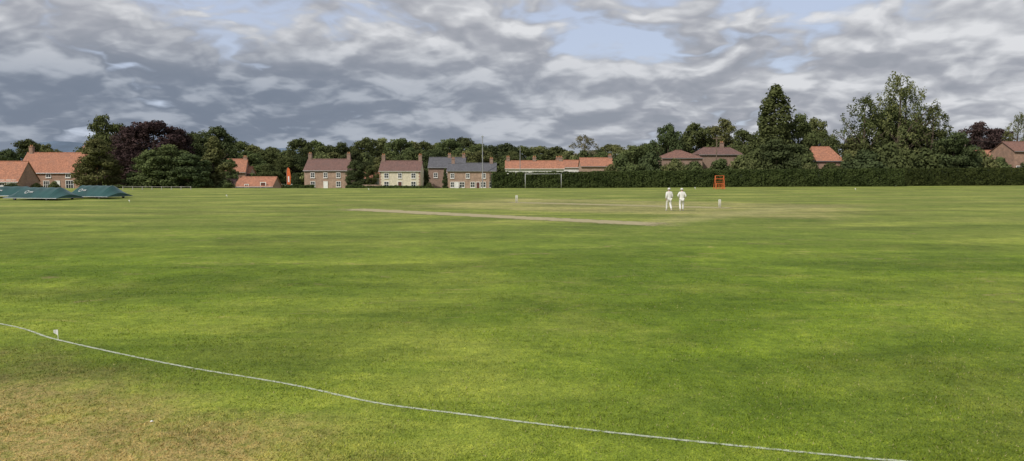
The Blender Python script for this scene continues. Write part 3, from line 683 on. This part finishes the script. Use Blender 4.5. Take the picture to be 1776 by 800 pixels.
# ---------------------------------------------------------------- people
def skinmesh(name, V, E, Rd_, roots, mat, lv=2):
    me = bpy.data.meshes.new(name); me.from_pydata(V, E, [])
    o = bpy.data.objects.new(name+'_tmp', me); COL.objects.link(o)
    o.modifiers.new('s', 'SKIN')
    for i, r in enumerate(Rd_):
        sv = me.skin_vertices[0].data[i]; sv.radius = r if isinstance(r, tuple) else (r, r); sv.use_root = i in roots
    ss_ = o.modifiers.new('u', 'SUBSURF'); ss_.levels = lv; ss_.render_levels = lv
    dg = bpy.context.evaluated_depsgraph_get(); dg.update()
    out = bpy.data.meshes.new_from_object(o.evaluated_get(dg)); out.name = name
    bpy.data.objects.remove(o); out.materials.clear(); out.materials.append(mat)
    out.polygons.foreach_set('use_smooth', [True]*len(out.polygons)); return out
def person(x, y, rot, label, pose, hs):
    e = empty('person', (x, y, 0), label, 'person', rot, 'two umpires walking together', (hs, hs, hs))
    J = dict(pel=(0,0,.96), sp=(0,.01,1.14), ch=(0,0,1.36), nk=(0,.01,1.52), hd=(0,.03,1.62), tp=(0,.03,1.73))
    J.update(pose)
    names = list(J.keys()); ix = {n_: i for i, n_ in enumerate(names)}
    rad = dict(pel=(.16,.11), sp=(.145,.1), ch=(.17,.11), nk=.055, hd=(.078,.095), tp=(.06,.07), lh=.1, rh=.1, lk=.06, rk=.06, la=.042, ra=.042, lt=.04, rt=.04, ls=.07, rs=.07, le=.045, re=.045, lw=.03, rw=.03, lp=(.042,.022), rp=(.042,.022))
    E = [('pel','sp'),('sp','ch'),('ch','nk'),('nk','hd'),('hd','tp'),('pel','lh'),('pel','rh'),('lh','lk'),('rh','rk'),('lk','la'),('rk','ra'),('la','lt'),('ra','rt'),('ch','ls'),('ch','rs'),('ls','le'),('rs','re'),('le','lw'),('re','rw'),('lw','lp'),('rw','rp')]
    V = [J[n_] for n_ in names]; Ei = [(ix[a], ix[b_]) for a, b_ in E]; Rr = [rad[n_] for n_ in names]; roots = {ix['pel']}
    for s_ in ('l', 'r'):
        wv = Vector(J[s_+'w']); pv = Vector(J[s_+'p']); d = (pv-wv).normalized(); side = Vector((0, 1, 0)) if abs(d.y) < .8 else Vector((0, 0, 1))
        side = (side-d*side.dot(d)).normalized(); curl = Vector((-1 if s_ == 'r' else 1, 0, 0))
        for k, ln in enumerate((.07, .082, .076, .06)):
            b0 = pv+side*(.033-.022*k); V.append(tuple(b0)); Rr.append(.010); roots.add(len(V)-1)
            for q_ in (1, 2, 3):
                pp = b0+d*ln*q_/3*1.1+curl*.008*q_*q_*.5; V.append(tuple(pp)); Rr.append(.0095-.001*q_); Ei.append((len(V)-2, len(V)-1))
        b0 = wv+d*.03+side*.02; V.append(tuple(b0)); Rr.append(.012); roots.add(len(V)-1)
        for q_ in (1, 2): V.append(tuple(b0+side*.03*q_+d*.022*q_)); Rr.append(.010); Ei.append((len(V)-2, len(V)-1))
    hx, hy, hz = J['hd']
    for ch_ in ([(hx, hy+.08, hz+.03), (hx, hy+.115, hz+.0)], [(hx+.07, hy, hz), (hx+.092, hy-.012, hz+.03)], [(hx-.07, hy, hz), (hx-.092, hy-.012, hz+.03)], [(hx-.025, hy+.09, hz-.045), (hx+.025, hy+.09, hz-.045)]):
        V.append(ch_[0]); Rr.append(.016); roots.add(len(V)-1); V.append(ch_[1]); Rr.append(.013); Ei.append((len(V)-2, len(V)-1))
    body = child('body', skinmesh('person_body', V, Ei, Rr, roots, M['skin']), e)
    def sub(nms, ed, rr_, nm, mat, root):
        i2 = {n_: i for i, n_ in enumerate(nms)}
        return child(nm, skinmesh('person_'+nm, [J[n_] for n_ in nms], [(i2[a], i2[b_]) for a, b_ in ed], rr_, {i2[root]}, mat), e)
    J['hem'] = (0, -.005, .84)
    J['lw2'] = tuple(Vector(J['le']).lerp(Vector(J['lw']), .85)); J['rw2'] = tuple(Vector(J['re']).lerp(Vector(J['rw']), .85))
    sub(['hem','pel','sp','ch','nk','ls','rs','le','re','lw2','rw2'], [('hem','pel'),('pel','sp'),('sp','ch'),('ch','nk'),('ch','ls'),('ch','rs'),('ls','le'),('rs','re'),('le','lw2'),('re','rw2')],
        [(.21,.15),(.205,.15),(.185,.14),(.205,.145),.07,.095,.095,.066,.066,.05,.05], 'shirt', M['cloth'], 'sp')
    sub(['pel','lh','rh','lk','rk','la','ra'], [('pel','lh'),('pel','rh'),('lh','lk'),('rh','rk'),('lk','la'),('rk','ra')], [(.175,.13),.125,.125,.085,.085,.07,.07], 'trousers', M['cloth'], 'pel')
    for s_ in ('l', 'r'):
        a_ = Vector(J[s_+'a']); t_ = Vector(J[s_+'t']); d = (t_-a_); hl = a_-d*.25; hl.z = max(.045, a_.z-.04)
        child('shoe', skinmesh('shoe', [tuple(hl), tuple(a_.lerp(t_, .5)-Vector((0,0,.02))), tuple(t_)], [(0, 1), (1, 2)], [.05, (.052, .045), (.05, .035)], {0}, M['shoe']), e)
    q = MB()
    for sx_ in (-.032, .032):
        q.tube([(hx+sx_, hy+.085, hz+.035), (hx+sx_, hy+.1, hz+.035)], [.012, .007], 8)
    child('eyes', q.mesh('eyes', [M['eye']]), e)
    q = MB(); q.tube([(hx, hy-.015, hz-.015), (hx, hy-.01, hz+.04), (hx, hy-.01, hz+.09)], [.088, .103, .09], 14); 
    child('hair', q.mesh('hair', [M['hair']], True), e)
    q = MB(); q.tube([(hx, hy, hz+.062), (hx, hy, hz+.07)], [.14, .135], 20); q.tube([(hx, hy, hz+.07), (hx, hy, hz+.13), (hx, hy, hz+.165), (hx, hy, hz+.175)], [.108, .104, .085, .04], 18)
    child('hat', q.mesh('hat', [M['cloth']], True), e)
    return e
poseA = dict(lh=(-.1,0,.9), rh=(.1,0,.9), lk=(-.11,.16,.52), rk=(.11,.0,.5), la=(-.11,.2,.1), ra=(.11,-.28,.16), lt=(-.12,.38,.045), rt=(.12,-.16,.05),
             ls=(-.19,0,1.42), rs=(.19,0,1.42), le=(-.26,-.1,1.15), re=(.26,-.05,1.14), lw=(-.25,-.02,.92), rw=(.25,.14,.96), lp=(-.25,.01,.85), rp=(.25,.19,.9))
poseB = dict(lh=(-.1,0,.9), rh=(.1,0,.9), lk=(-.12,.06,.5), rk=(.12,.14,.51), la=(-.12,-.2,.13), ra=(.12,.12,.1), lt=(-.13,-.06,.045), rt=(.13,.3,.045),
             ls=(-.19,0,1.42), rs=(.19,0,1.42), le=(-.31,-.08,1.17), re=(.32,-.08,1.17), lw=(-.2,.12,1.06), rw=(.22,.12,1.04), lp=(-.14,.17,1.05), rp=(.16,.18,1.02))
pa = G(1160, 366); pb = G(1182, 366)
person(pa[0], pa[1], .15, 'umpire in white coat, trousers and hat walking over grass, arms swinging', poseA, 1.04)
person(pb[0], pb[1], -.1, 'umpire in white shirt, trousers and hat walking with elbows bent', poseB, 1.03)

# ---------------------------------------------------------------- world
SE, SA = math.radians(40), math.radians(222)   # azimuth clockwise from +Y
wd = bpy.data.worlds.new('World'); scene.world = wd; wd.use_nodes = True
t = NT(wd.node_tree); t.dim = '2D'; bgN = wd.node_tree.nodes['Background']
sky = t.new('ShaderNodeTexSky', sky_type='NISHITA'); sky.sun_disc = False; sky.sun_elevation = SE; sky.sun_rotation = SA
tc = t.new('ShaderNodeTexCoord').outputs['Generated']
s = t.new('ShaderNodeSeparateXYZ'); t.l.new(tc, s.inputs[0]); X, Y, Z = s.outputs
zc0 = t.math('MAXIMUM', Z, 0.)
def proj(dz, k=.28):
    zc = t.math('ADD', zc0, k+dz)
    return t.comb(t.math('DIVIDE', X, zc), t.math('DIVIDE', Y, zc), 0.)
def dens(dz):
    p = proj(dz)
    n = t.noise(p, 2.1, 7, .55, .1)
    nn = t.new('ShaderNodeTexNoise', noise_dimensions='2D'); t.l.new(p, nn.inputs['Vector']); nn.inputs['Scale'].default_value = 3.; nn.inputs['Detail'].default_value = 3
    sc = t.new('ShaderNodeVectorMath', operation='SCALE'); t.l.new(nn.outputs['Color'], sc.inputs[0]); sc.inputs['Scale'].default_value = .45
    wp = t.new('ShaderNodeVectorMath', operation='ADD'); t.l.new(p, wp.inputs[0]); t.l.new(sc.outputs[0], wp.inputs[1])
    v = t.new('ShaderNodeTexVoronoi', feature='F1', voronoi_dimensions='2D'); v.inputs['Scale'].default_value = 4.; v.inputs['Detail'].default_value = 2.5; v.inputs['Roughness'].default_value = .5
    t.l.new(wp.outputs[0], v.inputs['Vector'])
    return t.math('ADD', t.math('MULTIPLY', n, .68), t.math('MULTIPLY', t.math('SUBTRACT', .85, v.outputs['Distance']), .30))
d1 = dens(0.); d2 = dens(.018)
lit = t.math('MULTIPLY', t.math('SUBTRACT', d1, d2), 2.4)
br = t.math('ADD', .55, lit)
lowf = t.noise(proj(0), .9, 3, .5)
br = t.math('ADD', br, t.math('MULTIPLY', t.math('SUBTRACT', lowf, .5), .7))
br = t.math('ADD', br, t.math('MULTIPLY', X, .12))
ramp = t.new('ShaderNodeValToRGB'); t.l.new(br, ramp.inputs[0])
cr = ramp.color_ramp; cr.elements[0].position = .1; cr.elements[0].color = (.335, .355, .40, 1)
cr.elements[1].position = .98; cr.elements[1].color = (.74, .75, .775, 1)
e_ = cr.elements.new(.42); e_.color = (.405, .42, .465, 1)
e_ = cr.elements.new(.65); e_.color = (.52, .535, .57, 1)
cloud = ramp.outputs[0]
darkm = t.math('MULTIPLY', t.ss(Z, .19, .09), t.ss(X, .4, -.35, .12, 1.))
cloud = t.mix(t.math('MULTIPLY', darkm, .85), cloud, t.mix(t.ss(br, .35, .9), (.165, .205, .275), (.32, .365, .44)))
hz = t.ss(Z, .045, .0, 0, .4); cloud = t.mix(hz, cloud, (.36, .42, .50))
blue = t.mix(1., sky.outputs[0], (.085, .085, .085, 1), 'MULTIPLY')
blue = t.mix(.7, blue, (.60, .67, .85))
gap = t.math('ADD', t.math('ADD', d1, t.math('MULTIPLY', t.math('SUBTRACT', lowf, .5), .25)), t.ss(Z, .19, .10, 0, .14))
cov = t.ss(gap, .20, .37)
fin = t.mix(cov, blue, cloud)
t.l.new(fin, bgN.inputs[0]); bgN.inputs[1].default_value = 1.
# ---------------------------------------------------------------- sun
sd = bpy.data.lights.new('sun', 'SUN'); sd.energy = 3.3; sd.angle = math.radians(1.2); sd.color = (1, .94, .85)
so = bpy.data.objects.new('sun', sd); COL.objects.link(so)
sv = Vector((math.sin(SA)*math.cos(SE), math.cos(SA)*math.cos(SE), math.sin(SE)))
so.rotation_euler = (-sv).to_track_quat('-Z', 'Y').to_euler(); so.location = (0, 0, 50)
# ---------------------------------------------------------------- camera
cd = bpy.data.cameras.new('camera'); cd.sensor_width = 36; cd.lens = F/1776*36; cd.clip_end = 8000; cd.clip_start = .1
co = bpy.data.objects.new('camera', cd); COL.objects.link(co); co.location = (0, 0, CH); co.rotation_euler = (math.pi/2-TH, 0, 0)
scene.camera = co
